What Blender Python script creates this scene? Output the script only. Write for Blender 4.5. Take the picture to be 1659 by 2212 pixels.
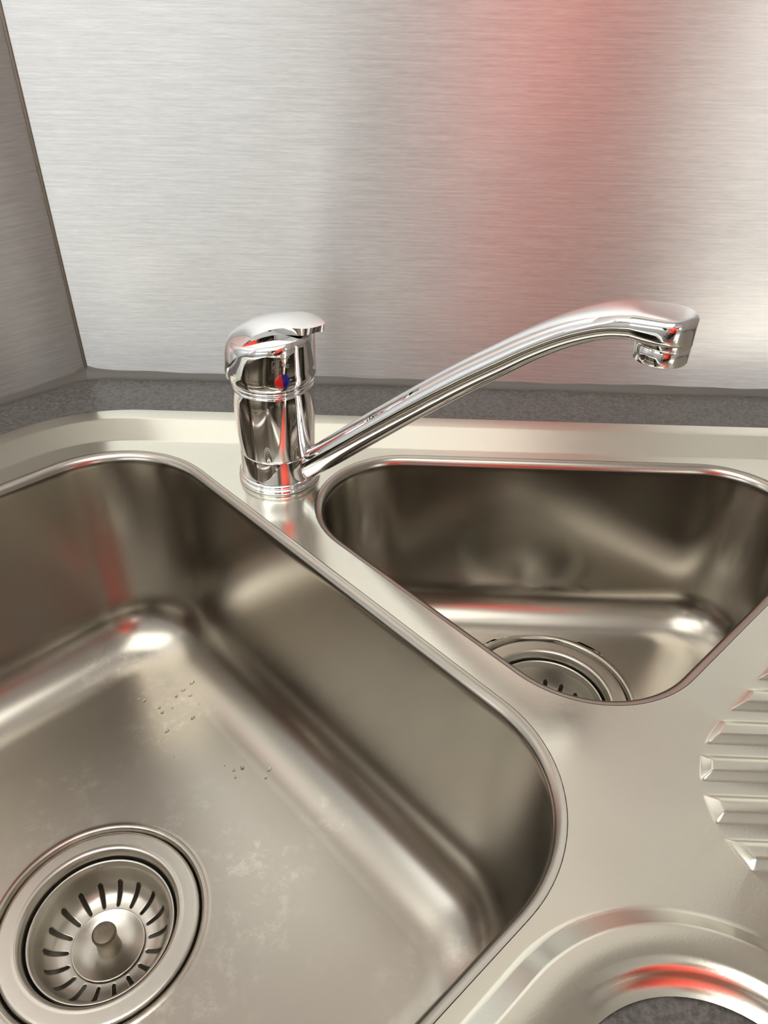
import bpy, bmesh, math, random
from math import sin, cos, pi, sqrt, radians, atan2
from mathutils import Vector, Matrix
from mathutils.geometry import delaunay_2d_cdt
from mathutils.bvhtree import BVHTree
random.seed(7)
S = bpy.context.scene
for o in list(bpy.data.objects): bpy.data.objects.remove(o)
COL = S.collection

# ------------------------------------------------------------------ camera
cam = bpy.data.cameras.new('camera'); cob = bpy.data.objects.new('camera', cam); COL.objects.link(cob)
cam.sensor_fit = 'VERTICAL'; cam.sensor_height = 36.0; cam.lens = 1690 / 2212 * 36.0
cam.clip_start = 0.01
r_, u_, w_ = Vector((.99935, .0362, .0124)), Vector((-.0316, .5999, .7994)), Vector((-.0215, .7993, -.6006))
w_.normalize(); r_ = (r_ - w_ * r_.dot(w_)).normalized(); u_ = r_.cross(w_) * 1.0
if u_.z < 0: u_ = -u_
M = Matrix((( r_.x, u_.x, -w_.x, 0), (r_.y, u_.y, -w_.y, 0), (r_.z, u_.z, -w_.z, 0.285), (0, 0, 0, 1)))
cob.matrix_world = M
S.camera = cob
cam.dof.use_dof = False

# ------------------------------------------------------------------ world, exposure
W = bpy.data.worlds.new('world'); S.world = W; W.use_nodes = True
W.node_tree.nodes['Background'].inputs[0].default_value = (.80, .85, 1.0, 1)
W.node_tree.nodes['Background'].inputs[1].default_value = 1.0
S.view_settings.view_transform = 'Standard'; S.view_settings.look = 'None'
S.view_settings.gamma = 1; S.view_settings.use_curve_mapping = False
S.view_settings.exposure = -0.12
WINDOW_L = 3.6       # daylight seen through the two windows behind the camera
WINDOW_R = 5.4
FILL_WINDOW = 5.0  # strength of the extra side window that lights the shirt
SPOT = 150  # power of the added spot on the shirt
LAMP = 3.7

# ------------------------------------------------------------------ materials
def newmat(name):
    m = bpy.data.materials.new(name); m.use_nodes = True
    nt = m.node_tree; return m, nt, nt.nodes['Principled BSDF']
def N(nt, t, **k):
    n = nt.nodes.new(t)
    for a, b in k.items(): setattr(n, a, b)
    return n
def noise(nt, scale, detail=3, mapping=(1, 1, 1), coord='Object', rough=.55, rot=(0, 0, 0)):
    tc = N(nt, 'ShaderNodeTexCoord'); mp = N(nt, 'ShaderNodeMapping'); no = N(nt, 'ShaderNodeTexNoise')
    mp.inputs['Scale'].default_value = mapping; mp.inputs['Rotation'].default_value = rot
    no.inputs['Scale'].default_value = scale; no.inputs['Detail'].default_value = detail; no.inputs['Roughness'].default_value = rough
    nt.links.new(tc.outputs[coord], mp.inputs[0]); nt.links.new(mp.outputs[0], no.inputs['Vector'])
    return no.outputs['Fac']
def ramp(nt, fac, stops):
    r = N(nt, 'ShaderNodeValToRGB'); e = r.color_ramp.elements
    while len(e) < len(stops): e.new(.5)
    for i, (p, c) in enumerate(stops):
        e[i].position = p; e[i].color = (c, c, c, 1) if not hasattr(c, '__len__') else (*c, 1)
    nt.links.new(fac, r.inputs[0]); return r.outputs[0]
def mixc(nt, a, b, fac, mode='MIX'):
    m = N(nt, 'ShaderNodeMix', data_type='RGBA', blend_type=mode)
    for s, v in ((0, fac), (6, a), (7, b)):
        if hasattr(v, 'is_linked'): nt.links.new(v, m.inputs[s])
        else: m.inputs[s].default_value = v if s == 0 else (*v, 1)
    return m.outputs[2]
def maprange(nt, v, a, b, c=0.0, d=1.0):
    m = N(nt, 'ShaderNodeMapRange'); nt.links.new(v, m.inputs[0])
    m.inputs[1].default_value = c; m.inputs[2].default_value = d; m.inputs[3].default_value = a; m.inputs[4].default_value = b
    return m.outputs[0]
def bump(nt, p, h, strength, dist=.001):
    b = N(nt, 'ShaderNodeBump'); b.inputs['Strength'].default_value = strength; b.inputs['Distance'].default_value = dist
    nt.links.new(h, b.inputs['Height']); nt.links.new(b.outputs[0], p.inputs['Normal']); return b
def plain(name, col, rough=.5, metal=0.0, ior=1.5, coat=0):
    m, nt, p = newmat(name); p.inputs['Base Color'].default_value = (*col, 1)
    p.inputs['Roughness'].default_value = rough; p.inputs['Metallic'].default_value = metal; p.inputs['IOR'].default_value = ior
    n = noise(nt, 40, 2)
    nt.links.new(maprange(nt, n, rough * .93, rough * 1.07), p.inputs['Roughness'])
    return m

def sink_steel(name, base, r0, r1, stain=.35, grain=.25, brush=(1, 1, 1), zmax=None):
    m, nt, p = newmat(name)
    p.inputs['Metallic'].default_value = 1
    big = noise(nt, 14, 4); mid = noise(nt, 90, 8, rough=.78); fine = noise(nt, 900, 2, mapping=brush)
    scale = ramp(nt, mid, [(.50, 0.), (.66, 1.)])
    patch = ramp(nt, big, [(.46, 0.), (.60, 1.)])
    mm = N(nt, 'ShaderNodeMath', operation='MULTIPLY'); nt.links.new(scale, mm.inputs[0]); nt.links.new(patch, mm.inputs[1])
    ms = N(nt, 'ShaderNodeMath', operation='MULTIPLY'); nt.links.new(mm.outputs[0], ms.inputs[0]); ms.inputs[1].default_value = stain
    if zmax is not None:      # limescale only settles where water stands
        ge = N(nt, 'ShaderNodeTexCoord'); sx = N(nt, 'ShaderNodeSeparateXYZ'); nt.links.new(ge.outputs['Object'], sx.inputs[0])
        mz = maprange(nt, sx.outputs[2], 1.0, 0.0, zmax, zmax + .02); m2 = N(nt, 'ShaderNodeMath', operation='MULTIPLY'); nt.links.new(ms.outputs[0], m2.inputs[0]); nt.links.new(mz, m2.inputs[1]); ms = m2
    tint = mixc(nt, tuple(c * .97 for c in base), tuple(min(1, c * 1.04) for c in base), big)
    nt.links.new(mixc(nt, tint, (.70, .67, .60), ms.outputs[0]), p.inputs['Base Color'])
    rr = maprange(nt, mid, r0, r1, .3, .7)
    ad = N(nt, 'ShaderNodeMath', operation='MULTIPLY_ADD'); nt.links.new(ms.outputs[0], ad.inputs[0]); ad.inputs[1].default_value = .18 if zmax is None else 0.0
    if zmax is not None:      # flat floors are worn duller than the walls
        nz = N(nt, 'ShaderNodeSeparateXYZ'); nt.links.new(ge.outputs['Normal'], nz.inputs[0])
        wr_ = maprange(nt, nz.outputs[2], -.045, 0.0, .35, .9); a2 = N(nt, 'ShaderNodeMath', operation='ADD'); nt.links.new(rr, a2.inputs[0]); nt.links.new(wr_, a2.inputs[1]); rr = a2.outputs[0]
    nt.links.new(rr, ad.inputs[2]); nt.links.new(ad.outputs[0], p.inputs['Roughness'])
    bump(nt, p, fine, grain, .00006)
    return m
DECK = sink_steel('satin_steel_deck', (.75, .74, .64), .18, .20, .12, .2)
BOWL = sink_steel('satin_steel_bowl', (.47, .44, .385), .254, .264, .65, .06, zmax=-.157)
DRAIN = sink_steel('drain_steel', (.60, .575, .515), .29, .34, .5, .15)

def brushed(name, col, rough, aniso, tint_noise=.12):
    m, nt, p = newmat(name)
    p.inputs['Metallic'].default_value = 1
    p.inputs['Anisotropic'].default_value = aniso
    p.inputs['Anisotropic Rotation'].default_value = 0.25
    uvt = N(nt, 'ShaderNodeTangent', direction_type='UV_MAP', uv_map='UVMap'); nt.links.new(uvt.outputs[0], p.inputs['Tangent'])
    a = noise(nt, 1.0, 3, mapping=(110, 1900, 1), coord='UV', rough=.6)
    b = noise(nt, 1.0, 2, mapping=(25, 700, 1), coord='UV')
    mx = N(nt, 'ShaderNodeMath', operation='ADD'); nt.links.new(a, mx.inputs[0]); nt.links.new(b, mx.inputs[1])
    lo = tuple(c * (1 - tint_noise) for c in col); hi = tuple(min(1, c * (1 + tint_noise)) for c in col)
    nt.links.new(mixc(nt, lo, hi, maprange(nt, mx.outputs[0], 0, 1, .7, 1.3)), p.inputs['Base Color'])
    nt.links.new(maprange(nt, a, rough * .9, rough * 1.1, .3, .7), p.inputs['Roughness'])
    bump(nt, p, mx.outputs[0], .35, .00005)
    return m
PANEL = brushed('brushed_splashback_steel', (.80, .80, .79), .40, .9)
CHROME = plain('chrome', (.86, .86, .86), .03, 1)
CHROME2 = plain('etched_chrome', (.60, .56, .55), .28, 1)
DARKGAP = plain('recess_black', (.012, .011, .010), .6)
RED = plain('red_enamel', (.62, .015, .015), .25)
BLUE = plain('blue_enamel', (.006, .004, .20), .25)

def laminate():
    m, nt, p = newmat('grey_laminate')
    a = noise(nt, 420, 4, rough=.7); b = noise(nt, 60, 3)
    c = mixc(nt, (.055, .052, .048), (.175, .168, .155), ramp(nt, a, [(.36, 0.), (.66, 1.)]))
    c = mixc(nt, c, (.13, .125, .115), maprange(nt, b, 0, .5))
    nt.links.new(c, p.inputs['Base Color']); p.inputs['Roughness'].default_value = .42
    bump(nt, p, a, .3, .0003); return m
LAM = laminate()
SEAL = plain('grey_sealant', (.13, .125, .11), .5)
JOINT = plain('beige_joint_sealant', (.34, .30, .24), .6)
PAINT = plain('white_wall_paint', (.72, .71, .68), .8)
TAUPE = plain('taupe_wall_paint', (.30, .27, .25), .8)
CEIL = plain('ceiling_paint', (.82, .82, .80), .85)
WOOD = plain('dark_brown_cabinet', (.055, .034, .022), .45)
FLOOR = plain('brown_floor', (.075, .05, .035), .5)
FRAME = plain('window_frame_white', (.75, .75, .74), .5)
def emit(name, col, s):
    m, nt, p = newmat(name); p.inputs['Base Color'].default_value = (0, 0, 0, 1)
    p.inputs['Emission Color'].default_value = (*col, 1); p.inputs['Emission Strength'].default_value = s; return m

# ------------------------------------------------------------------ helpers
def obj(name, bm, mat, parent=None, smooth=True, angle=None):
    me = bpy.data.meshes.new(name); bmesh.ops.recalc_face_normals(bm, faces=bm.faces) if angle != 'keep' else None
    bm.to_mesh(me); bm.free()
    if mat: me.materials.append(mat)
    if smooth:
        for p in me.polygons: p.use_smooth = True
    o = bpy.data.objects.new(name, me); COL.objects.link(o)
    if parent: o.parent = parent
    if smooth and isinstance(angle, (int, float)):
        me.set_sharp_from_angle(angle=radians(angle))
    return o
def thing(name, label, cat, loc=(0, 0, 0), rz=0, group=None):
    o = bpy.data.objects.new(name, None); COL.objects.link(o); o.empty_display_size = .02
    o.location = loc; o.rotation_euler.z = rz; o['label'] = label; o['category'] = cat
    if group: o['group'] = group
    return o
def tag(o, label, cat, group=None):
    o['label'] = label; o['category'] = cat
    if group: o['group'] = group
    return o
def struct(o, label=None):
    o['kind'] = 'structure'
    if label: o['label'] = label
    return o
def prism(poly, z0, z1):
    bm = bmesh.new(); a = [bm.verts.new((x, y, z0)) for x, y in poly]; b = [bm.verts.new((x, y, z1)) for x, y in poly]
    n = len(poly); bm.faces.new(a[::-1]); bm.faces.new(b)
    for i in range(n): bm.faces.new((a[i], a[(i + 1) % n], b[(i + 1) % n], b[i]))
    return bm
def box(bm, c, s, rz=0):
    r = bmesh.ops.create_cube(bm, size=1); R = Matrix.Rotation(rz, 4, 'Z')
    for v in r['verts']: v.co = Vector(c) + R @ Vector((v.co.x * s[0], v.co.y * s[1], v.co.z * s[2]))
    return r['verts']
def lathe(prof, n=96, c=(0, 0), cap=False):
    bm = bmesh.new(); rings = []
    for r, z in prof:
        if r < 1e-7: rings.append([bm.verts.new((c[0], c[1], z))])
        else: rings.append([bm.verts.new((c[0] + r * cos(2 * pi * k / n), c[1] + r * sin(2 * pi * k / n), z)) for k in range(n)])
    for A, B in zip(rings, rings[1:]):
        for k in range(n):
            k2 = (k + 1) % n
            if len(A) == 1: bm.faces.new((A[0], B[k], B[k2]))
            elif len(B) == 1: bm.faces.new((A[k], A[k2], B[0]))
            else: bm.faces.new((A[k], A[k2], B[k2], B[k]))
    if cap:
        for Rg in (rings[0], rings[-1]):
            if len(Rg) > 1: bm.faces.new(Rg)
    return bm
def loft(rings, bm=None, closed=True, cap=True):
    bm = bm or bmesh.new(); V = [[bm.verts.new(p) for p in r] for r in rings]; n = len(V[0])
    for A, B in zip(V, V[1:]):
        for k in range(n if closed else n - 1): bm.faces.new((A[k], A[(k + 1) % n], B[(k + 1) % n], B[k]))
    if cap: bm.faces.new(V[0][::-1]); bm.faces.new(V[-1])
    return bm
def interp(x, pts):
    for (a, va), (b, vb) in zip(pts, pts[1:]):
        if x <= b:
            t = max(0, min(1, (x - a) / (b - a))); return va + (vb - va) * t
    return pts[-1][1]
def smooth_path(pts, n):
    # Catmull-Rom through points of any dimension
    out = []; P = [pts[0]] + list(pts) + [pts[-1]]
    for i in range(1, len(P) - 2):
        for k in range(n):
            t = k / n; a, b, c, d = P[i - 1], P[i], P[i + 1], P[i + 2]
            out.append(tuple(.5 * ((2 * b[j]) + (-a[j] + c[j]) * t + (2 * a[j] - 5 * b[j] + 4 * c[j] - d[j]) * t * t + (-a[j] + 3 * b[j] - 3 * c[j] + d[j]) * t ** 3) for j in range(len(b))))
    out.append(tuple(pts[-1])); return out
def roundpoly(V, rad, seg=14, d=0.0):
    """CCW polygon with rounded corners, offset INWARD by d. returns [(x,y,nx,ny)] outward normals"""
    n = len(V); out = []
    E = []
    for i in range(n):
        a, b = Vector(V[i]), Vector(V[(i + 1) % n]); t = (b - a).normalized(); nr = Vector((t.y, -t.x))
        E.append((a - nr * d, t, nr))
    for i in range(n):
        a0, t0, n0 = E[i - 1]; a1, t1, n1 = E[i]
        cr = t0.x * t1.y - t0.y * t1.x
        s = ((a1 - a0).x * t1.y - (a1 - a0).y * t1.x) / cr; P = a0 + t0 * s
        r = rad[i] - d if cr > 0 else rad[i] + d
        ang = atan2(cr, t0.dot(t1)); sg = 1 if cr > 0 else -1
        tl = abs(r * math.tan(ang / 2)); c = P - t0 * tl - n0 * r * sg
        a_start = atan2(n0.y * sg, n0.x * sg)
        for k in range(seg + 1):
            a = a_start + ang * k / seg; dv = Vector((cos(a), sin(a)))
            out.append((c.x + dv.x * r, c.y + dv.y * r, dv.x * sg, dv.y * sg))
    return out
def densify(pts, step):
    out = []; n = len(pts)
    for i in range(n):
        a, b = pts[i], pts[(i + 1) % n]; L = sqrt((a[0] - b[0]) ** 2 + (a[1] - b[1]) ** 2); m = max(1, int(L / step))
        for k in range(m):
            t = k / m; out.append(tuple(a[j] + (b[j] - a[j]) * t for j in range(len(a))))
    return out
def inside(p, poly):
    x, y = p; c = False; n = len(poly); j = n - 1
    for i in range(n):
        xi, yi = poly[i][0], poly[i][1]; xj, yj = poly[j][0], poly[j][1]
        if (yi > y) != (yj > y) and x < (xj - xi) * (y - yi) / (yj - yi) + xi: c = not c
        j = i
    return c
def pt(u, v):
    """point from u = x+y and v = y-x"""
    return ((u - v) / 2, (u + v) / 2)

# ------------------------------------------------------------------ the sink's plan
BACK_Y = .546; LEFT_V = .795; RIGHT_U = .989
DECK_V = [(.451 - .670, .451), pt(-.245, .670), pt(-.245, .081), (.097, .178), pt(.275, -.439), pt(.864, -.439), (.864 - .451, .451)]
DECK_R = [.080, .08, .05, .0768, .05, .08, .080]
deck_in = densify(roundpoly(DECK_V, DECK_R, 24), .02)
LB_V = [pt(.280, .640), pt(-.190, .640), pt(-.190, .096), pt(.280, .096)]; LB_R = [.064] * 4
RB_V = [(.438 - .121, .438), (.320 - .438, .438), pt(.320, .121)]; RB_R = [.050, .050, .054]
DL = (-.1602, .2049); DR = (.102, .350)
LDEPTH, RDEPTH = .160, .131

# ------------------------------------------------------------------ room
def wall_plane(name, a, b, z0, z1, mat, thick=.06):
    a, b = Vector(a), Vector(b); t = (b - a).normalized(); n = Vector((-t.y, t.x))    # thickness goes to the left of a->b
    q = [a, b, b + n * thick, a + n * thick]
    return struct(obj(name, prism([tuple(v) for v in q], z0, z1), mat, smooth=False))
ZF, ZC = -.90, 1.60
cl = (BACK_Y - LEFT_V, BACK_Y); cr = (RIGHT_U - BACK_Y, BACK_Y)
off = .004
UB, VB = -3.4, -3.2          # the far walls of the kitchen (behind the camera)
def wseg(name, p, q, z0=ZF, z1=ZC, mat=PAINT): return wall_plane(name, p, q, z0, z1, mat)
wseg('wall_back', (cl[0], cl[1] + off), (cr[0], cr[1] + off))
wseg('wall_right', (cr[0] + off * .4, cr[1] + off), pt(RIGHT_U + off * 1.4, VB), mat=TAUPE)
# far walls each have one window opening: build as wall pieces in a single mesh
def far_wall(name, a, b, t0, t1, wz0, wz1, inward):
    a, b = Vector(a), Vector(b); d = b - a; L = d.length; t = d / L; rz = atan2(t.y, t.x); n = Vector(inward)
    bm = bmesh.new()
    def seg(s0, s1, z0, z1):
        c = a + t * (s0 + s1) / 2 - n * .08; box(bm, (c.x, c.y, (z0 + z1) / 2), (s1 - s0, .16, z1 - z0), rz)
    seg(0, t0, ZF, ZC); seg(t1, L, ZF, ZC); seg(t0, t1, ZF, wz0); seg(t0, t1, wz1, ZC)
    struct(obj(name, bm, PAINT, smooth=False))
def window(name, a, b, t0, t1, wz0, wz1, inward, strength, col):
    a, b = Vector(a), Vector(b); d = b - a; t = d.normalized(); rz = atan2(t.y, t.x); n = Vector(inward)
    root = thing(name, '', 'window'); del root['label']; del root['category']; root['kind'] = 'structure'
    bm = bmesh.new(); c = a + t * (t0 + t1) / 2 - n * .08; w = t1 - t0; h = wz1 - wz0; zc = (wz0 + wz1) / 2
    for s in (-1, 0, 1):
        p = c + t * s * (w / 2 - .03); box(bm, (p.x, p.y, zc), (.06, .07, h), rz)
    for s in (-1, 1): box(bm, (c.x, c.y, zc + s * (h / 2 - .03)), (w, .07, .06), rz)
    obj('window_frame', bm, FRAME, root, smooth=False)
    bm = bmesh.new(); p = c - n * .02; box(bm, (p.x, p.y, zc), (w - .02, .01, h - .02), rz)
    obj('window_pane', bm, emit(name + '_daylight', col, strength), root, smooth=False)
    return root
i2 = 1 / sqrt(2)
PBL, PBM, PBR = pt(UB, LEFT_V), pt(UB, VB), pt(RIGHT_U, VB)
# wall u=UB spans v from VB to LEFT_V (inward +u) ; wall v=VB spans u from UB to RIGHT_U (inward +v)
WL0, WL1 = pt(UB, LEFT_V + off * 1.4), (cl[0] - off * .4, cl[1] + off)
far_wall('wall_left', WL0, WL1, .60, 1.55, .30, 1.35, (i2, -i2))
window('added_fill_window', WL0, WL1, .60, 1.55, .30, 1.35, (i2, -i2), FILL_WINDOW, (.95, .97, 1.0))  # unseen window, added here to light the front of the shirt
far_wall('wall_window_left', PBM, PBL, .45, 2.3, .35, 1.12, (i2, i2))
window('window_1', PBM, PBL, .45, 2.3, .35, 1.12, (i2, i2), WINDOW_L, (.93, .97, 1.0))
far_wall('wall_window_right', PBM, PBR, .75, 2.6, .35, 1.20, (-i2, i2))
window('window_2', PBM, PBR, .75, 2.6, .35, 1.20, (-i2, i2), WINDOW_R, (1.0, .96, .93))
room = [PBL, PBM, PBR, cr, cl]
big = [(x * 1.0, y * 1.0) for x, y in [pt(UB - .3, LEFT_V + .3), pt(UB - .3, VB - .3), pt(RIGHT_U + .3, VB - .3), (cr[0] + .3, cr[1] + .3), (cl[0] - .3, cl[1] + .3)]]
struct(obj('floor', prism(big, ZF - .05, ZF), FLOOR, smooth=False))
struct(obj('ceiling', prism(big, ZC, ZC + .05), CEIL, smooth=False))
lamp = thing('ceiling_lamp', 'wide white flat ceiling lamp above the worktop', 'lamp', (-.50, -.45, ZC))
bm = bmesh.new(); box(bm, (0, 0, -.02), (1.86, 1.26, .04)); obj('lamp_housing', bm, FRAME, lamp, smooth=False)
bm = bmesh.new(); box(bm, (0, 0, -.043), (1.80, 1.20, .008)); obj('diffuser', bm, emit('lamp_light', (1, .975, .93), LAMP), lamp, smooth=False)

spot = thing('added_fill_spot', 'small white fill spot added at the ceiling to brighten the red shirt', 'lamp', (-.35, .20, ZC))  # fill spot put in so the shirt reflects a brighter red
sdir = (Vector((.25, -.28, .36)) - Vector((-.35, .20, 1.50))).normalized()
obj('mount', lathe([(0, 0), (.035, 0), (.035, -.02), (.008, -.024), (.008, -.06), (0, -.06)], 32), FRAME, spot)
hd_ = obj('fill_head', lathe([(0, -.03), (.022, -.03), (.034, -.01), (.038, .04), (.035, .04), (.031, .0), (0, -.01)], 40), FRAME, spot)
hd_.location = (0, 0, -.085); hd_.rotation_mode = 'QUATERNION'; hd_.rotation_quaternion = sdir.to_track_quat('Z', 'Y')
ld = bpy.data.lights.new('fill_light', 'SPOT'); ld.energy = SPOT; ld.spot_size = radians(30); ld.spot_blend = .6; ld.shadow_soft_size = .03; ld.color = (1, .96, .88)
lo = bpy.data.objects.new('fill_bulb', ld); COL.objects.link(lo); lo.parent = spot; lo.location = Vector((0, 0, -.085)) + sdir * .045; lo.rotation_mode = 'QUATERNION'; lo.rotation_quaternion = sdir.to_track_quat('-Z', 'Y')

# splashback panels
def panel(name, label, p, q, z0, z1, th=.0025):
    """thin brushed sheet on a wall; p->q left to right seen from the room; UV in metres"""
    p, q = Vector(p), Vector(q); t = (q - p).normalized(); n = Vector((t.y, -t.x)); L = (q - p).length
    bm = bmesh.new(); uv = bm.loops.layers.uv.new('UVMap')
    def V(s, z, d): w = p + t * s + n * d; return bm.verts.new((w.x, w.y, z))
    cs = [(.0, z0), (L, z0), (L, z1), (0, z1)]
    fr = [V(s, z, 0) for s, z in cs]; bk = [V(s, z, -th) for s, z in cs]
    bm.faces.new(fr); bm.faces.new(bk[::-1])
    for i in range(4): bm.faces.new((fr[i], bk[i], bk[(i + 1) % 4], fr[(i + 1) % 4]))
    for f in bm.faces:
        for l in f.loops:
            w = Vector((l.vert.co.x, l.vert.co.y)) - p; l[uv].uv = (w.dot(t), l.vert.co.z)
    o = obj(name, bm, PANEL, smooth=False); return tag(o, label, 'splashback')
panel('splashback_panel', 'pale brushed stainless steel sheet on the back wall behind the tap', (cl[0] - .0003, cl[1]), (cr[0] - .0012, cr[1]), .0022, .62)
panel('splashback_panel', 'shaded grey brushed steel sheet at the far left, meeting the back sheet at an angle', pt(-.9, LEFT_V), (cl[0] + .0003, cl[1] + .0003), .0022, .62)

# worktop with the sink cut-out
def cdt_mesh(loops, keep, z, bm=None):
    vs = []; es = []
    for lp in loops:
        b = len(vs); vs += [Vector((p[0], p[1])) for p in lp]; es += [(b + i, b + (i + 1) % len(lp)) for i in range(len(lp))]
    V, E, F, *_ = delaunay_2d_cdt(vs, es, [], 0, 1e-7)
    bm = bm or bmesh.new(); B = [bm.verts.new((v.x, v.y, z)) for v in V]
    for f in F:
        c = sum((V[i] for i in f), Vector((0, 0))) / len(f)
        if keep(c): bm.faces.new([B[i] for i in f])
    for v in [v for v in bm.verts if not v.link_faces]: bm.verts.remove(v)
    return bm
wt_poly = [(cl[0], cl[1]), pt(-1.2, LEFT_V), pt(-1.2, -.047), (.072, .025), (.122, .025), pt(.147, -1.1), pt(RIGHT_U, -1.1), (cr[0], cr[1])]
hole = [(p[0] + p[2] * .006, p[1] + p[3] * .006) for p in deck_in]
bm = cdt_mesh([wt_poly, hole], lambda c: inside(c, wt_poly) and not inside(c, hole), -.001)
r = bmesh.ops.extrude_face_region(bm, geom=list(bm.faces))
for v in [g for g in r['geom'] if isinstance(g, bmesh.types.BMVert)]: v.co.z -= .038
wt = obj('worktop', bm, LAM, smooth=False); tag(wt, 'mottled dark grey laminate worktop strip running round the steel sink', 'worktop')

# sealant beads
def bead(name, p, q, dirn, label):
    p, q, n = Vector(p), Vector(q), Vector(dirn); L = (q - p).length; t = (q - p) / L; rings = []; m = 90
    for i in range(m + 1):
        s = L * i / m; k = 1 + .10 * sin(s * 47) + .06 * sin(s * 131 + 1); e = min(s, L - s)
        k += .9 * math.exp(-e / .008)
        c = p + t * s; prof = [(0, -.001), (.0036 * k, -.001), (.0033 * k, .0004), (.0020, .0016 * k), (.0008, .0034 * k), (0, .0043 * k), (-.0004, .0043 * k)]
        rings.append([(c.x + n.x * a, c.y + n.y * a, z) for a, z in prof])
    o = obj(name, loft(rings), SEAL, angle=60); struct(o, label)
bead('trim_1', cl, cr, (0, -1), 'wavy grey sealant bead along the foot of the back splashback')
bead('trim_2', pt(-.9, LEFT_V), cl, (i2, -i2), 'grey sealant bead along the foot of the left splashback')
bead('trim_3', cr, pt(RIGHT_U, -.7), (-i2, -i2), 'grey sealant bead along the foot of the right splashback')

bm = bmesh.new()
struct(obj('trim_4', loft([[(cl[0] + .0007 + .0009 * cos(2 * pi * k / 8), cl[1] - .0004 + .0009 * sin(2 * pi * k / 8), z) for k in range(8)] for z in (0, .62)]), JOINT), 'fine sealant line up the corner where the two splashback sheets meet')
# base cabinets below the worktop
def cabinet(name, label, c, rz, w):
    root = thing(name, label, 'cabinet', (c[0], c[1], ZF), rz)
    bm = bmesh.new()
    for bx in (((0, .01, .44), (w, .02, .70)), ((-w / 2 + .01, .28, .33), (.02, .56, .50)), ((w / 2 - .01, .28, .33), (.02, .56, .50)), ((0, .28, .10), (w, .56, .02)), ((0, .06, .045), (w, .02, .09))): box(bm, *bx)
    obj('carcass', bm, WOOD, root, smooth=False)
    for s in (-1, 1):
        bm = bmesh.new(); box(bm, (s * w / 4, -.011, .46), (w / 2 - .006, .02, .72)); bmesh.ops.bevel(bm, geom=bm.edges[:], offset=.003, segments=2, affect='EDGES')
        d = obj('door', bm, WOOD, root, smooth=False)
        bm = bmesh.new(); box(bm, (s * .05, -.036, .66), (.012, .012, .16)); box(bm, (s * .05, -.025, .60), (.01, .02, .01)); box(bm, (s * .05, -.025, .72), (.01, .02, .01)); obj('handle', bm, CHROME, d, smooth=False)
def front_pt(v, u): return pt(u, v)
cabinet('base_cabinet', 'dark brown base cabinet under the left half of the worktop', pt(-.40, -.015), radians(45), .70)
cabinet('base_cabinet', 'dark brown base cabinet under the right half of the worktop', pt(.18, -.55), radians(-45), .70)

# ------------------------------------------------------------------ THE SINK
sink = thing('corner_sink', 'stainless steel corner sink with two bowls and a ribbed drainer', 'sink', (0, 0, 0))
# ribs
RIBV = []
RA = (.1828, .190)
def rib_left(y):
    # boundary: line y-x=.085 above, arc r=.055 round RA, line x+y=.295 below
    ya, yb = RA[1] + .055 * i2, RA[1] - .055 * i2
    if y > ya: return y - .085
    if y < yb: return .295 - y
    return RA[0] - sqrt(max(0, .055 ** 2 - (y - RA[1]) ** 2))
def rib_right(y): return min(.84 - y, y + .415)
def rib_outline(y0, h, ins):
    ya, yb = y0 - h + ins, y0 - ins; ys = [ya + (yb - ya) * k / 6 for k in range(7)]
    L = [(rib_left(y) + ins * 1.15, y) for y in ys]; R = [(rib_right(y) - ins * 1.15, y) for y in ys]
    poly = R + L[::-1]        # CCW: up the right, down the left
    # small corner rounding by chamfer subdivisions
    out = []; n = len(poly); rc = max(.0006, .0022 - ins * .3)
    for i in range(n):
        a, b, c = Vector(poly[i - 1]), Vector(poly[i]), Vector(poly[(i + 1) % n])
        if i in (0, 6, 7, 13):
            p, q = b + (a - b).normalized() * min(rc, (a - b).length * .45), b + (c - b).normalized() * min(rc, (c - b).length * .45)
            for k in range(6):
                t = k / 5; out.append(tuple(p * (1 - t) ** 2 + b * 2 * t * (1 - t) + q * t * t))
        else: out.append(tuple(b))
    return out
RPROF = [(.0, .0), (.0008, .0001), (.0016, .0006), (.0038, .0019), (.0044, .0021), (.0050, .0022)]
rib_tops = [.2506 + .0190 * k for k in (2, 1, 0)] + [.2317, .2128, .1934, .1739] + [.1739 - .0193 * k for k in range(1, 9)]
ribs = [t for t in rib_tops if rib_right(t - .007) - rib_left(t - .007) > .06]
lbhole = densify(roundpoly(LB_V, LB_R, 20, -.0058), .012)
rbhole = densify(roundpoly(RB_V, RB_R, 24, -.0058), .012)
riblps = [rib_outline(t, .0142, 0) for t in ribs]
deck2 = [(p[0], p[1]) for p in deck_in]
bm = cdt_mesh([deck2, lbhole, rbhole] + riblps,
              lambda c: inside(c, deck2) and not inside(c, lbhole) and not inside(c, rbhole) and not any(inside(c, q) for q in riblps), 0.0)
# pressed ribs
for t in ribs:
    rg = [[(x, y, z) for x, y in rib_outline(t, .0142, ins)] for ins, z in RPROF]
    V = [[bm.verts.new(p) for p in r] for r in rg]; n = len(V[0])
    for A, B in zip(V, V[1:]):
        for k in range(n): bm.faces.new((A[k], A[(k + 1) % n], B[(k + 1) % n], B[k]))
    bm.faces.new(V[-1])
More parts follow.
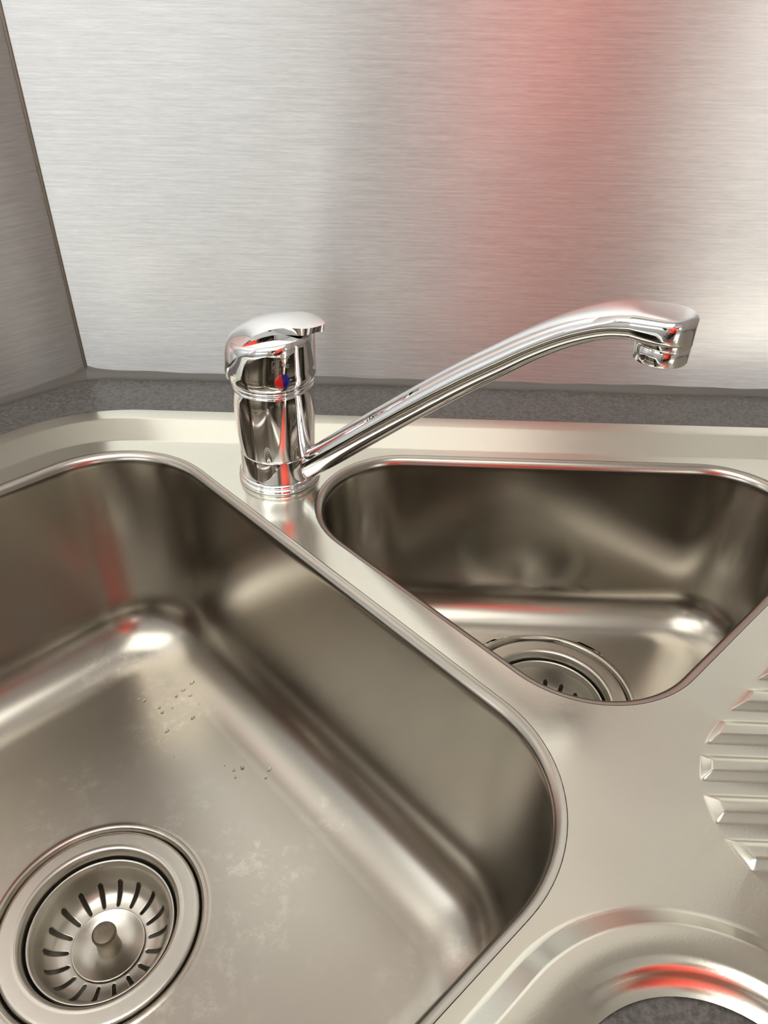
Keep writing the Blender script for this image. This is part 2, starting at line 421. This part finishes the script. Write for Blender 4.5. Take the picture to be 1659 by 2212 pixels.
# rim, following the deck boundary outwards
BACKP = [(0, 0), (.0006, .00005), (.0014, .00035), (.0200, .0056), (.0207, .0059), (.0215, .0060), (.0325, .0060), (.0336, .0056), (.0342, .0046), (.0344, .0030), (.0344, -.001)]
FRONTP = [(0, 0), (.0012, .0001), (.0028, .0008), (.0094, .0062), (.0100, .0065), (.0110, .0066), (.0200, .0066), (.0226, .0060), (.0252, .0038), (.0278, .0012), (.0310, .0002)]
def rimw(p):
    """1 = wide back profile, 0 = narrow front profile"""
    u, v = p[0] + p[1], p[1] - p[0]
    s1 = max(0, min(1, (v - .20) / .35)) if u < .28 else 0
    nl = p[2] * -i2 + p[3] * i2; nb = p[3]; nr = p[2] * i2 + p[3] * i2
    k = max(nl, nb, nr); return max(0, min(1, (k - .2) / .5))
P = deck_in; n = len(P); rows = []
for j in range(len(BACKP)):
    row = []
    for p in P:
        w = rimw(p); d = BACKP[j][0] * w + FRONTP[j][0] * (1 - w); z = BACKP[j][1] * w + FRONTP[j][1] * (1 - w)
        row.append(bm.verts.new((p[0] + p[2] * d, p[1] + p[3] * d, z)))
    rows.append(row)
for A, B in zip(rows, rows[1:]):
    for k in range(n): bm.faces.new((A[k], A[(k + 1) % n], B[(k + 1) % n], B[k]))
bmesh.ops.remove_doubles(bm, verts=bm.verts, dist=2e-6)
deck = obj('drainer_deck', bm, DECK, sink)
# bowls
def ray_ring(poly, c, n):
    out = []; m = len(poly)
    for k in range(n):
        a = 2 * pi * k / n; dx, dy = cos(a), sin(a); best = None
        for i in range(m):
            x1, y1 = poly[i][0] - c[0], poly[i][1] - c[1]; x2, y2 = poly[(i + 1) % m][0] - c[0], poly[(i + 1) % m][1] - c[1]
            den = dx * (y2 - y1) - dy * (x2 - x1)
            if abs(den) < 1e-12: continue
            s = (x1 * (y2 - y1) - y1 * (x2 - x1)) / den; t = (x1 * dy - y1 * dx) / den
            if s > 0 and -1e-9 <= t <= 1 + 1e-9 and (best is None or s > best): best = s
        out.append((c[0] + dx * best, c[1] + dy * best))
    return out
def bowl_mesh(V, R, c, D, Rf, dc, draft=.0045):
    prof = [(-.0055, 0), (-.0045, -.0001), (-.0032, -.0006), (-.0018, -.0016), (-.0008, -.0030), (-.0002, -.0050), (0, -.008)]
    zt = -(D - Rf); m = 5
    for k in range(1, m + 1):
        t = k / m; prof.append((draft * t, -.008 + (zt + .008) * t))
    for k in range(1, 15):
        a = k / 14 * pi / 2; prof.append((draft + Rf * (1 - cos(a)), zt - Rf * sin(a)))
    NN = 320; rings = []
    for d, z in prof:
        pl = roundpoly(V, R, 26, d); rings.append([(x, y, z) for x, y in ray_ring(pl, c, NN)])
    last = rings[-1]
    circ = lambda r, z: [(dc[0] + r * cos(2 * pi * k / NN), dc[1] + r * sin(2 * pi * k / NN), z) for k in range(NN)]
    C1 = circ(.062, -D)
    for t in (.25, .5, .75): rings.append([tuple(a[j] * (1 - t) + b[j] * t for j in range(2)) + (-D,) for a, b in zip(last, C1)])
    rings.append(C1)
    for r, z in ((.0605, 0), (.0598, .0001), (.0588, .0005), (.0578, .0006), (.0568, .0001), (.0558, -.0014), (.0553, -.003), (.055, -.006)): rings.append(circ(r, -D + z))
    return loft(rings, cap=False)
# guard ring joins the deck hole: first ring sits at the very same offset as the hole
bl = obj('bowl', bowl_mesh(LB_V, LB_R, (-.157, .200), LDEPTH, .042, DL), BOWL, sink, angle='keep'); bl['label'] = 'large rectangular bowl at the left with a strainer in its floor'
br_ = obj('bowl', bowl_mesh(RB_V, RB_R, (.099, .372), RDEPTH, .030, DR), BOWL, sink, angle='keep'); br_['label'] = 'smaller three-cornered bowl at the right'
for o in (bl, br_):
    o.data.flip_normals() if o.data.polygons[0].normal.z < 0 else None
def drain_parts(c, z):
    pr = [(.0548, -.006), (.0546, -.0020), (.0543, -.0006), (.0536, -.0001), (.052, 0), (.0465, .0001), (.0455, .0001), (.0447, .0004), (.0437, .0002), (.0428, -.0006), (.0420, -.0022), (.0415, -.005), (.0413, -.012), (.0405, -.035), (.036, -.055), (.022, -.060), (0, -.060)]
    o = obj('drain_flange', lathe([(r, z + h) for r, h in pr], 96, c), DRAIN, sink); return o
drain_parts(DL, -LDEPTH); drain_parts(DR, -RDEPTH)
# black ring standing in for the shade in the gap under the basket rim
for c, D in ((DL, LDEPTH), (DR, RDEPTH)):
    obj('drain_gap_shade', lathe([(.0412, -D - .0085), (.0398, -D - .0095), (.0396, -D - .0125), (.0405, -D - .0135)], 96, c), DARKGAP, sink)

# ------------------------------------------------------------------ strainer baskets
def make_basket(name, label, c, D, rz, group):
    root = thing(name, label, 'strainer', (c[0], c[1], -D), rz, group)
    zz = -.006
    prof = [(.0385, zz - .0035), (.0398, zz - .0012), (.0400, zz - .0002), (.0396, zz + .0003), (.0388, zz + .0001), (.0380, zz - .0010), (.0368, zz - .0035), (.0355, zz - .0085), (.0340, zz - .0130), (.0318, zz - .0165), (.0290, zz - .0190), (.0255, zz - .0205), (.0225, zz - .0212), (.0205, zz - .0214)]
    # denser rings in the slotted band, faces inside the slots removed
    NS = 18; NA = NS * 16; rs = []
    pp = smooth_path(prof, 5); bm = bmesh.new(); V = []
    for r, z in pp: V.append([bm.verts.new((r * cos(2 * pi * k / NA), r * sin(2 * pi * k / NA), z)) for k in range(NA)])
    for i in range(len(V) - 1):
        rm = (pp[i][0] + pp[i + 1][0]) / 2
        for k in range(NA):
            ph = ((k + .5) % 16) - 8; wid = abs(ph) / NA * 2 * pi * rm
            hw = .00115
            if .0222 < rm < .0342:
                e = min(rm - .0222, .0342 - rm); hw2 = hw if e > hw else sqrt(max(0, hw * hw - (hw - e) ** 2))
                if wid < hw2: continue
            bm.faces.new((V[i][k], V[i][(k + 1) % NA], V[i + 1][(k + 1) % NA], V[i + 1][k]))
    b = obj('basket', bm, DRAIN, root); md = b.modifiers.new('t', 'SOLIDIFY'); md.thickness = .0007; md.offset = -1
    z0 = zz - .0200
    obj('centre_cup', lathe([(.0196, z0 - .0045), (.0202, z0 - .0005), (.0205, z0 + .0002), (.0201, z0 + .0006), (.0196, z0 + .0004), (.0175, z0 - .0010), (.0130, z0 - .0028), (.0085, z0 - .0036), (0, z0 - .0038)], 96), DRAIN, root)
    p = obj('pull_pin', lathe([(.0066, z0 - .004), (.0062, z0 + .002), (.0061, z0 + .008), (.0066, z0 + .0105), (.0068, z0 + .0125), (.0064, z0 + .0137), (.0054, z0 + .0141), (0, z0 + .0142)], 48), PIN, root)
    p['label'] = 'dull brown pull pin standing in the cup'
PIN = sink_steel('worn_pin_metal', (.20, .165, .12), .42, .50, .2, .2)
make_basket('strainer_basket', 'slotted steel strainer basket with a centre pin, in the large left bowl', DL, LDEPTH, radians(4), 'basket strainers')
make_basket('strainer_basket', 'steel strainer basket half hidden in the smaller right bowl', DR, RDEPTH, radians(9), 'basket strainers')

# ------------------------------------------------------------------ THE TAP
AX = Vector((-.0789, .4176))
tap = thing('mixer_tap', 'chrome single-lever kitchen mixer tap with a long curved spout', 'tap', (AX.x, AX.y, 0))
obj('base_ring', lathe([(.0225, .0), (.0250, .0), (.0257, .0006), (.0259, .0016), (.0257, .0026), (.0250, .0032), (.0244, .0034), (.0244, .0038), (.0250, .0041), (.0254, .0049), (.0252, .0058), (.0245, .0064), (.0236, .0066), (.022, .0066)], 128), CHROME, tap)
obj('swivel_collar', lathe([(.0225, .0067), (.0239, .0067), (.02405, .0069), (.0240, .0075), (.0237, .0150), (.0236, .0215), (.0235, .0222), (.0232, .0225), (.0225, .0225)], 128), CHROME, tap, angle=40)
obj('tap_body', lathe([(.0225, .0229), (.0233, .0229), (.0236, .0231), (.0237, .0237), (.0241, .035), (.0246, .048), (.0247, .060), (.0245, .0655), (.0243, .0668), (.0239, .0672), (.0239, .0677), (.0245, .0680), (.0249, .0687), (.0249, .0694), (.0244, .0700), (.0236, .0702), (.022, .0702)], 128), CHROME, tap, angle=40)
capp = smooth_path([(.0238, .0704), (.0250, .0712), (.0260, .0730), (.0264, .0765), (.0262, .0800), (.0259, .0850), (.0255, .0900), (.0251, .0940), (.0246, .0960), (.0236, .0974), (.0218, .0984), (.0165, .0998), (.0090, .1012), (.0008, .1020)], 6) + [(0, .1020)]
LA = radians(-8)
ls, lt = Vector((cos(LA), sin(LA))), Vector((-sin(LA), cos(LA)))
bm = lathe(capp, 128)
for v in bm.verts:
    k = max(0, (v.co.z - .080) / .02)
    v.co.z += k * .13 * (v.co.x * ls.x + v.co.y * ls.y); v.co.x += ls.x * .0018 * k; v.co.y += ls.y * .0018 * k
cap = obj('handle_cap', bm, CHROME, tap)
def cap_r(z): return interp(z, sorted([(b, a) for a, b in capp]))
# lever shell
rows = []
NV = 28
left = [(.0712, .0255, 22), (.0735, .0268, 26), (.0780, .0272, 32), (.0830, .0268, 40), (.0880, .0262, 50), (.0925, .0248, 60)]
for z, r, a in left:
    rows.append([(-r * cos(radians(a) * v), r * sin(radians(a) * v), z - .0016 * abs(v) ** 3) for v in [-1 + 2 * k / NV for k in range(NV + 1)]])
#           s,      z,    halfwidth, back-sweep, drop
top = [(-.0215, .0966, .0208, .0115, .0016), (-.0170, .0996, .0198, .0080, .0022), (-.0120, .1023, .0185, .0050, .0026), (-.0060, .1044, .0165, .0025, .0026), (.0010, .1060, .0142, .0010, .0022), (.0080, .1069, .0122, 0, .0016), (.0150, .1073, .0116, 0, .0011), (.0215, .1072, .0114, -.0004, .0009), (.0262, .1068, .0101, -.0012, .0007), (.0296, .1063, .0078, -.0016, .0004), (.0318, .1059, .0050, -.0012, .0002), (.0331, .1056, .0020, -.0003, 0)]
for s, z, w, b, d in top:
    rows.append([(s + b * v * v, w * v, z - d * v * v) for v in [-1 + 2 * k / NV for k in range(NV + 1)]])
dn = smooth_path([tuple(c for p in r for c in p) for r in rows], 4)
bm = bmesh.new(); V = []
for r in dn: V.append([bm.verts.new((ls.x * r[3 * i] + lt.x * r[3 * i + 1], ls.y * r[3 * i] + lt.y * r[3 * i + 1], r[3 * i + 2])) for i in range(NV + 1)])
for A, B in zip(V, V[1:]):
    for k in range(NV): bm.faces.new((A[k], A[k + 1], B[k + 1], B[k]))
lev = obj('lever', bm, CHROME, tap)
if sum(p.normal.z * p.area for p in lev.data.polygons) < 0: lev.data.flip_normals()
md = lev.modifiers.new('t', 'SOLIDIFY'); md.thickness = .0046; md.offset = -1; md.use_rim = True
md = lev.modifiers.new('b', 'BEVEL'); md.width = .0017; md.segments = 5; md.limit_method = 'ANGLE'; md.angle_limit = radians(40)
md = lev.modifiers.new('w', 'WEIGHTED_NORMAL')
# hot / cold dot and the etched mark, wrapped on the cap
def wrap(x, z, az, lift=.0):
    r = cap_r(z) + lift; a = az + x / .0262; X, Y = r * cos(a), r * sin(a); k = max(0, (z - .080) / .02)
    return (X + ls.x * .0018 * k, Y + ls.y * .0018 * k, z + k * .13 * (X * ls.x + Y * ls.y))
DAZ = radians(-67.5); DZ = .0785; DRAD = .0046
for nm, sg, mt in (('hot_mark', -1, RED), ('cold_mark', 1, BLUE)):
    bm = bmesh.new(); tilt = radians(8); m = 20; rr = []
    for q, (f, lf) in enumerate(((0, .0007), (.5, .00065), (.85, .0005), (1.0, -.0002))):
        row = []
        for k in range(m + 1):
            a = -pi / 2 + pi * k / m; x, z = DRAD * f * cos(a) * sg, DRAD * f * sin(a)
            x, z = x * cos(tilt) + z * sin(tilt), z * cos(tilt) - x * sin(tilt)
            x, z = (DRAD * f * cos(a) * sg), DRAD * f * sin(a); x, z = x * cos(tilt) - z * sin(tilt), x * sin(tilt) + z * cos(tilt)
            row.append(bm.verts.new(wrap(x, DZ + z, DAZ, lf)))
        rr.append(row)
    for A, B in zip(rr, rr[1:]):
        for k in range(m): bm.faces.new((A[k], A[k + 1], B[k + 1], B[k]))
    bmesh.ops.remove_doubles(bm, verts=bm.verts, dist=1e-6)
    o = obj(nm, bm, mt, cap); o['label'] = ('red' if sg < 0 else 'blue') + ' half of the round temperature dot'
    if Vector(o.data.polygons[0].normal).dot(Vector((cos(DAZ), sin(DAZ), 0))) < 0: o.data.flip_normals()
fc = bpy.data.curves.new('mark', 'FONT'); fc.body = '6L9e'; fc.size = .0050; fc.align_x = 'CENTER'; fc.resolution_u = 4
fo = bpy.data.objects.new('mark_text', fc); COL.objects.link(fo)
bpy.context.view_layer.update()
me = bpy.data.meshes.new_from_object(fo.evaluated_get(bpy.context.evaluated_depsgraph_get())); bpy.data.objects.remove(fo); bpy.data.curves.remove(fc)
bm = bmesh.new(); bm.from_mesh(me)
bmesh.ops.subdivide_edges(bm, edges=bm.edges[:], cuts=1)
def strip(x0, z0, x1, z1, w=.00022):
    m = 8
    A = []; B = []
    for k in range(m + 1):
        t = k / m; x, z = x0 + (x1 - x0) * t, z0 + (z1 - z0) * t; dx, dz = x1 - x0, z1 - z0; L = sqrt(dx * dx + dz * dz); A.append(bm.verts.new((x - dz / L * w, z + dx / L * w, 0))); B.append(bm.verts.new((x + dz / L * w, z - dx / L * w, 0)))
    for k in range(m): bm.faces.new((A[k], A[k + 1], B[k + 1], B[k]))
strip(-.0052, -.0010, -.0052, .0048); strip(-.0052, .0048, .0050, .0056); strip(-.0052, -.0010, -.0022, -.0012); strip(-.0022, -.0028, -.0022, .005)
for v in bm.verts:
    x, z = v.co.x, v.co.y; v.co = wrap(x - .0006, .0858 + z, DAZ, .00012)
mk = obj('etched_mark', bm, CHROME2, cap, smooth=False); mk['label'] = 'faint etched lettering above the dot'

# spout
SD = Vector((.916, -.402)).normalized(); SN = Vector((-SD.y, SD.x))
cen = smooth_path([(.016, .0085, .0088, .0088, 2.0), (.040, .0290, .0088, .0088, 2.0), (.065, .0508, .0087, .0087, 2.0), (.0935, .0752, .0085, .0086, 2.05), (.119, .0962, .0083, .0088, 2.1), (.1386, .1113, .0081, .0094, 2.15), (.1531, .1223, .0078, .0101, 2.2), (.1676, .1320, .0076, .0111, 2.3), (.1800, .1386, .0074, .0121, 2.45), (.1900, .1425, .0072, .0130, 2.6), (.1990, .1443, .0071, .0137, 2.8)], 8)
rings = []
NR = 56
for i, (s, z, a, b, e) in enumerate(cen):
    j0, j1 = max(0, i - 1), min(len(cen) - 1, i + 1); ds, dz = cen[j1][0] - cen[j0][0], cen[j1][1] - cen[j0][1]; L = sqrt(ds * ds + dz * dz); ds /= L; dz /= L
    if i == len(cen) - 1: ds, dz = 1, 0
    ring = []
    for k in range(NR):
        t = 2 * pi * k / NR; cu, su = cos(t), sin(t)
        y = b * math.copysign(abs(cu) ** (2 / e), cu); h = a * math.copysign(abs(su) ** (2 / e), su)
        S_, Z_ = s - dz * h, z + ds * h
        ring.append((SD.x * S_ + SN.x * y, SD.y * S_ + SN.y * y, Z_))
    rings.append(ring)
hs, hr = .2125, .0126
for k in range(1, 17):
    t = k / 16; s = .1990 + (hs + hr - .1990) * (1 - (1 - t) ** 1.9) * .9995
    b = .0139 * (max(1e-6, 1 - ((s - hs) / hr) ** 2)) ** .5 if s > hs else interp(s, [(.1990, .0137), (hs, .0139)])
    q = max(0, (s - .2170) / (hs + hr - .2170)); zt = .1514 - .0020 * q ** 3; zb = interp(s, [(.1990, .1372), (.204, .1368), (.23, .1368)]) + .0003 * q ** 4
    e = interp(s, [(.1990, 2.8), (.210, 3.4), (.23, 3.6)]); ring = []
    for j in range(NR):
        an = 2 * pi * j / NR; cu, su = cos(an), sin(an)
        y = b * math.copysign(abs(cu) ** (2 / e), cu); h = (zt - zb) / 2 * math.copysign(abs(su) ** (2 / e), su)
        ring.append((SD.x * s + SN.x * y, SD.y * s + SN.y * y, (zt + zb) / 2 + h))
    rings.append(ring)
sp = obj('spout', loft(rings), CHROME, tap)
hc = (SD.x * hs, SD.y * hs)
hd = obj('spout_head', lathe([(.0110, .1370), (.0122, .1364), (.0124, .1367), (.0125, .1374), (.0125, .1392), (.0122, .1425), (.010, .1455), (0, .1460)], 96, hc), CHROME, sp, angle=50)
ae = obj('aerator', lathe([(.0096, .1295), (.0112, .1287), (.0121, .1287), (.0123, .1291), (.0123, .1363), (.0118, .1370), (.0, .1380)], 96, hc), CHROME, tap, angle=40)
obj('aerator_mesh', lathe([(.0098, .1300), (.006, .1303), (0, .1304)], 48, hc), DARKGAP, ae)

# ------------------------------------------------------------------ small water drops on the floor of the left bowl
dg = bpy.context.evaluated_depsgraph_get(); bvh = BVHTree.FromObject(bl, dg)
wm, nt, p = newmat('clear_water'); p.inputs['Roughness'].default_value = .05; p.inputs['IOR'].default_value = 1.33; p.inputs['Transmission Weight'].default_value = 1; p.inputs['Base Color'].default_value = (.95, .93, .9, 1)
spots = [(-.1478, .3754), (-.1525, .3683), (-.1563, .363), (-.1464, .3635), (-.182, .3585), (-.1777, .3574), (-.1656, .3518), (-.1624, .3483), (-.1562, .3522), (-.1381, .3564), (-.14, .3445), (-.155, .3325), (-.1452, .3125), (-.0987, .3063), (-.1035, .304), (-.1015, .2985), (-.0806, .3054), (-.0818, .2994), (-.1104, .3069)]
sizes = [2.6, 2.2, 2.2, 1.8, 1.6, 2.2, 1.8, 2.4, 1.3, 1.0, 2.6, 2.4, 1.0, 2.8, 1.8, 1.5, 2.4, 2.0, 1.0]
def drop_mesh():
    bm = bmesh.new(); bmesh.ops.create_uvsphere(bm, u_segments=20, v_segments=12, radius=1)
    for v in bm.verts:
        v.co.x *= 1.0 - .25 * v.co.y
        if v.co.z < -.25: v.co.z = -.25
    bmesh.ops.remove_doubles(bm, verts=bm.verts, dist=1e-5)
    return bm
d0 = obj('water_drop', drop_mesh(), wm)
DLAB = ['topmost water drop of the upper cluster, an elongated one', 'water drop just below and left of the topmost one in the upper cluster', 'water drop third from the top of the upper cluster, at its middle',
        'small water drop right below the topmost drop of the upper cluster', 'leftmost tiny water drop of the upper cluster', 'elongated water drop beside the leftmost one of the upper cluster',
        'small upper drop of the touching pair left of centre in the upper cluster', 'larger lower drop of the touching pair left of centre in the upper cluster', 'lone faint water drop in the middle of the upper cluster',
        'rightmost speck of water in the upper cluster', 'large water drop at the lower right of the upper cluster', 'elongated water drop below the upper cluster, standing by itself', 'single tiny water speck halfway between the two clusters',
        'large elongated water drop at the top of the lower cluster', 'water drop just left of the large one in the lower cluster', 'lowest water drop on the left of the lower cluster', 'upper drop of the pair at the right of the lower cluster',
        'lower drop of the pair at the right of the lower cluster', 'leftmost tiny speck of water in the lower cluster']
for i, ((x, y), s) in enumerate(zip(spots, sizes)):
    o = d0 if i == 0 else d0.copy()
    if i: COL.objects.link(o)
    # spots were read on a level 158 mm down; slide along the view line until the curved floor is met
    e0 = Vector((0, 0, .285)); hit = bvh.ray_cast(e0, (Vector((x, y, -.158)) - e0).normalized())
    loc, nor = hit[0], hit[1]
    if nor.z < 0: nor = -nor
    o.location = loc + nor * (.0001)
    k = s * .00060; o.scale = (k * .72, k * 1.25, k * .62)
    o.rotation_mode = 'QUATERNION'; o.rotation_quaternion = nor.to_track_quat('Z', 'Y') @ Matrix.Rotation(random.uniform(-.5, .5), 3, 'Z').to_quaternion()
    tag(o, DLAB[i], 'water drop', 'water drops in the left bowl')

# ------------------------------------------------------------------ the person taking the photograph, and the phone
SKIN = plain('skin', (.55, .30, .21), .5); SHIRT = plain('red_shirt_cotton', (.80, .045, .022), .8)
TROUS = plain('dark_trousers', (.018, .017, .020), .85); HAIRM = plain('dark_hair', (.03, .018, .012), .55)
SHOE = plain('black_shoe', (.015, .015, .015), .5); GLASSY = plain('black_phone_glass', (.006, .006, .008), .12); LENS = plain('lens_glass', (.002, .002, .004), .05)
def skin(name, pts, edges, mat, parent, sub=2, root=0):
    me = bpy.data.meshes.new(name); me.from_pydata([p[:3] for p in pts], edges, []); me.materials.append(mat)
    o = bpy.data.objects.new(name, me); COL.objects.link(o); o.parent = parent
    bm = bmesh.new(); bm.from_mesh(me); L = bm.verts.layers.skin.verify()
    for v, p in zip(bm.verts, pts):
        r = p[3]; v[L].radius = (r, p[4] if len(p) > 4 else r); v[L].use_root = False
    bm.verts.ensure_lookup_table(); bm.verts[root][L].use_root = True; bm.to_mesh(me); bm.free()
    a = o.modifiers.new('skin', 'SKIN'); a.use_smooth_shade = True
    b = o.modifiers.new('sub', 'SUBSURF'); b.levels = sub; b.render_levels = sub
    return o
PZ = ZF
phone_c = Vector((0, 0, .285)) - w_ * .0085 - r_ * .020 - u_ * .054
per = thing('person', 'person in a red t-shirt and dark trousers holding up a phone with the right hand', 'person', (.265, -.395, PZ), radians(14))
def loc(x, y, z): return (x, y, z)
PI_ = Matrix.Translation((.265, -.395, PZ)) @ Matrix.Rotation(radians(14), 4, 'Z'); INV = PI_.inverted()
def L_(v): q = INV @ Vector(v); return (q.x, q.y, q.z)
pc = Vector(L_(phone_c))
wr = Vector(L_(phone_c - u_ * .085 + r_ * .045 - w_ * .045))
# bare body: one skinned figure (pelvis root)
bodyp = [(0, 0, .93, .115, .10), (0, 0, 1.08, .115, .09), (0, .01, 1.24, .135, .10), (0, 0, 1.38, .12, .085), (0, .01, 1.47, .055), (0, .035, 1.54, .055),
         (.17, 0, 1.40, .058), (.235, .02, 1.13, .043), (wr.x * .5 + .13, wr.y * .5 - .02, wr.z * .5 + .545, .036), (wr.x, wr.y, wr.z, .026),
         (-.17, 0, 1.40, .058), (-.25, -.01, 1.12, .043), (-.27, .10, .89, .030), (-.265, .13, .84, .026),
         (.095, 0, .86, .085), (.10, .01, .48, .055), (.10, -.02, .10, .036), (-.095, 0, .86, .085), (-.10, .01, .48, .055), (-.10, -.02, .10, .036)]
elb = Vector((.25, .03, 1.10)); bodyp[7] = (elb.x, elb.y, elb.z, .043); md_ = (elb + wr) / 2; bodyp[8] = (md_.x, md_.y, md_.z, .038)
edg = [(0, 1), (1, 2), (2, 3), (3, 4), (4, 5), (3, 6), (6, 7), (7, 8), (8, 9), (3, 10), (10, 11), (11, 12), (12, 13), (0, 14), (14, 15), (15, 16), (0, 17), (17, 18), (18, 19)]
body = skin('body', bodyp, edg, SKIN, per)
def grow(i, k=.008): p = bodyp[i]; return tuple(p[:3]) + tuple(r + k for r in p[3:])
sh = [(0, 0, .84, .185, .150), (0, 0, .95, .178, .145), grow(1, .045), grow(2, .035), (0, 0, 1.37, .150, .105), (0, .005, 1.455, .085), (.17, 0, 1.395, .082), (.215, .012, 1.22, .072), (-.17, 0, 1.395, .082), (-.218, -.004, 1.22, .072)]
skin('t_shirt', sh, [(0, 1), (1, 2), (2, 3), (3, 4), (4, 5), (4, 6), (6, 7), (4, 8), (8, 9)], SHIRT, per)
tr = [(0, 0, .98, .152, .124), (0, 0, .88, .155, .128), (.098, 0, .78, .112), (.10, .01, .48, .080), (.10, -.015, .09, .064), (-.098, 0, .78, .112), (-.10, .01, .48, .080), (-.10, -.015, .09, .064)]
skin('trousers', tr, [(0, 1), (1, 2), (2, 3), (3, 4), (1, 5), (5, 6), (6, 7)], TROUS, per)
for s_ in (-1, 1):
    skin('shoe', [(s_ * .10, -.06, .045, .042), (s_ * .10, .03, .045, .042), (s_ * .105, .13, .034, .034, .045), (s_ * .105, .18, .028, .026, .035)], [(0, 1), (1, 2), (2, 3)], SHOE, per)
# head
def head_mesh():
    bm = bmesh.new(); bmesh.ops.create_uvsphere(bm, u_segments=48, v_segments=36, radius=1)
    for v in bm.verts:
        x, y, z = v.co; jaw = max(0, -z)
        X = x * (.075 - .022 * jaw); Y = y * (.092 - .010 * jaw); Z = z * .115
        if y > 0:
            Y += .010 * jaw * y
            Y += .020 * math.exp(-((x / .16) ** 2) - ((z + .12) / .20) ** 2) * y           # nose
            Y -= .010 * (math.exp(-(((x - .38) / .17) ** 2) - ((z - .08) / .12) ** 2) + math.exp(-(((x + .38) / .17) ** 2) - ((z - .08) / .12) ** 2))
            Y += .005 * math.exp(-((x / .3) ** 2) - ((z + .46) / .07) ** 2)
        v.co = (X, Y, Z)
    for s in (-1, 1):
        r = bmesh.ops.create_uvsphere(bm, u_segments=14, v_segments=10, radius=1)
        for v in r['verts']: v.co = Vector((s * .074 + v.co.x * .010, -.005 + v.co.y * .018, -.005 + v.co.z * .030))
    return bm
HM = Matrix.Translation((0, .055, 1.635)) @ Matrix.Rotation(radians(-28), 4, 'X') @ Matrix.Rotation(radians(12), 4, 'Z')
h = obj('head', head_mesh(), SKIN, per); h.matrix_local = HM
for s_ in (-1, 1):
    e = lathe([(.0115 * sin(pi * k / 10), .0115 * cos(pi * k / 10)) for k in range(11)], 20); bmesh.ops.translate(e, vec=(s_ * .028, .073, .010), verts=e.verts)
    obj('eye', e, FRAME, h)
bm = bmesh.new(); bmesh.ops.create_uvsphere(bm, u_segments=40, v_segments=30, radius=1)
for v in list(bm.verts):
    x, y, z = v.co
    v.co = Vector((x * .083, y * .099 - .007, z * .118 + .010))
bmesh.ops.delete(bm, geom=[f for f in bm.faces if (f.calc_center_median().z < .045 and f.calc_center_median().y > .02) or f.calc_center_median().z < -.06], context='FACES')
hr_ = obj('hair', bm, HAIRM, h); hm = hr_.modifiers.new('t', 'SOLIDIFY'); hm.thickness = .006
# hands: palm plus five finger chains each
def hand(palm, fdir, side, normal, curl, name):
    f = Vector(fdir).normalized(); n = Vector(normal).normalized(); s = f.cross(n) * side; P0 = Vector(palm)
    pts = [(*P0, .024, .017), (*(P0 + f * .045), .030, .014), (*(P0 + f * .075), .032, .013)]; ed = [(0, 1), (1, 2)]
    skin('palm', pts, ed, SKIN, per)
    for k, ln in enumerate((.070, .078, .073, .058)):
        b = P0 + f * .065 + s * (.030 - .020 * k); pp = [(*b, .0095)]; a = 0; q = b
        for j, q_l in enumerate((.42, .32, .26)):
            a += curl; q = q + (f * cos(a) + n * sin(a)) * ln * q_l; pp.append((*q, .0088 - .0008 * j))
        skin('finger', pp, [(0, 1), (1, 2), (2, 3)], SKIN, per)
    b = P0 + f * .018 + s * .022; q1 = b + (s * .8 + f * .5 + n * .3).normalized() * .034; q2 = q1 + (s * .3 + f * .8 + n * .5).normalized() * .030; q3 = q2 + (f * .8 + n * .6).normalized() * .022
    skin('thumb', [(*b, .013), (*q1, .0115), (*q2, .010), (*q3, .0085)], [(0, 1), (1, 2), (2, 3)], SKIN, per)
Rm = INV.to_3x3(); ul, rl, wl = Rm @ u_, Rm @ r_, Rm @ w_
hand(wr, (ul * .95 + rl * -.1 + wl * .28), 1, (wl * .5 - rl * .85), radians(28), 'right')
hand(Vector((-.265, .13, .84)), (.05, .35, -.93), 1, (.6, .3, .1), radians(16), 'left')

ph = thing('phone', 'black phone held upright in front of the person in the red shirt', 'phone', tuple(phone_c))
ph.rotation_mode = 'QUATERNION'; ph.rotation_quaternion = Matrix(((r_.x, u_.x, -w_.x), (r_.y, u_.y, -w_.y), (r_.z, u_.z, -w_.z))).to_quaternion()
bm = bmesh.new(); box(bm, (0, 0, 0), (.074, .152, .008)); bmesh.ops.bevel(bm, geom=[e for e in bm.edges if abs((e.verts[0].co - e.verts[1].co).z) > .005], offset=.011, segments=6, affect='EDGES')
obj('phone_body', bm, GLASSY, ph, smooth=False)
bm = bmesh.new(); box(bm, (0, 0, .0043), (.069, .147, .0006)); obj('phone_screen', bm, emit('phone_screen_light', (.75, .73, .70), .5), ph, smooth=False)
bm = lathe([(.0001, -.0060), (.0065, -.0060), (.0070, -.0055), (.0070, -.0040)], 32, (.020, .054)); obj('phone_lens', bm, LENS, ph)
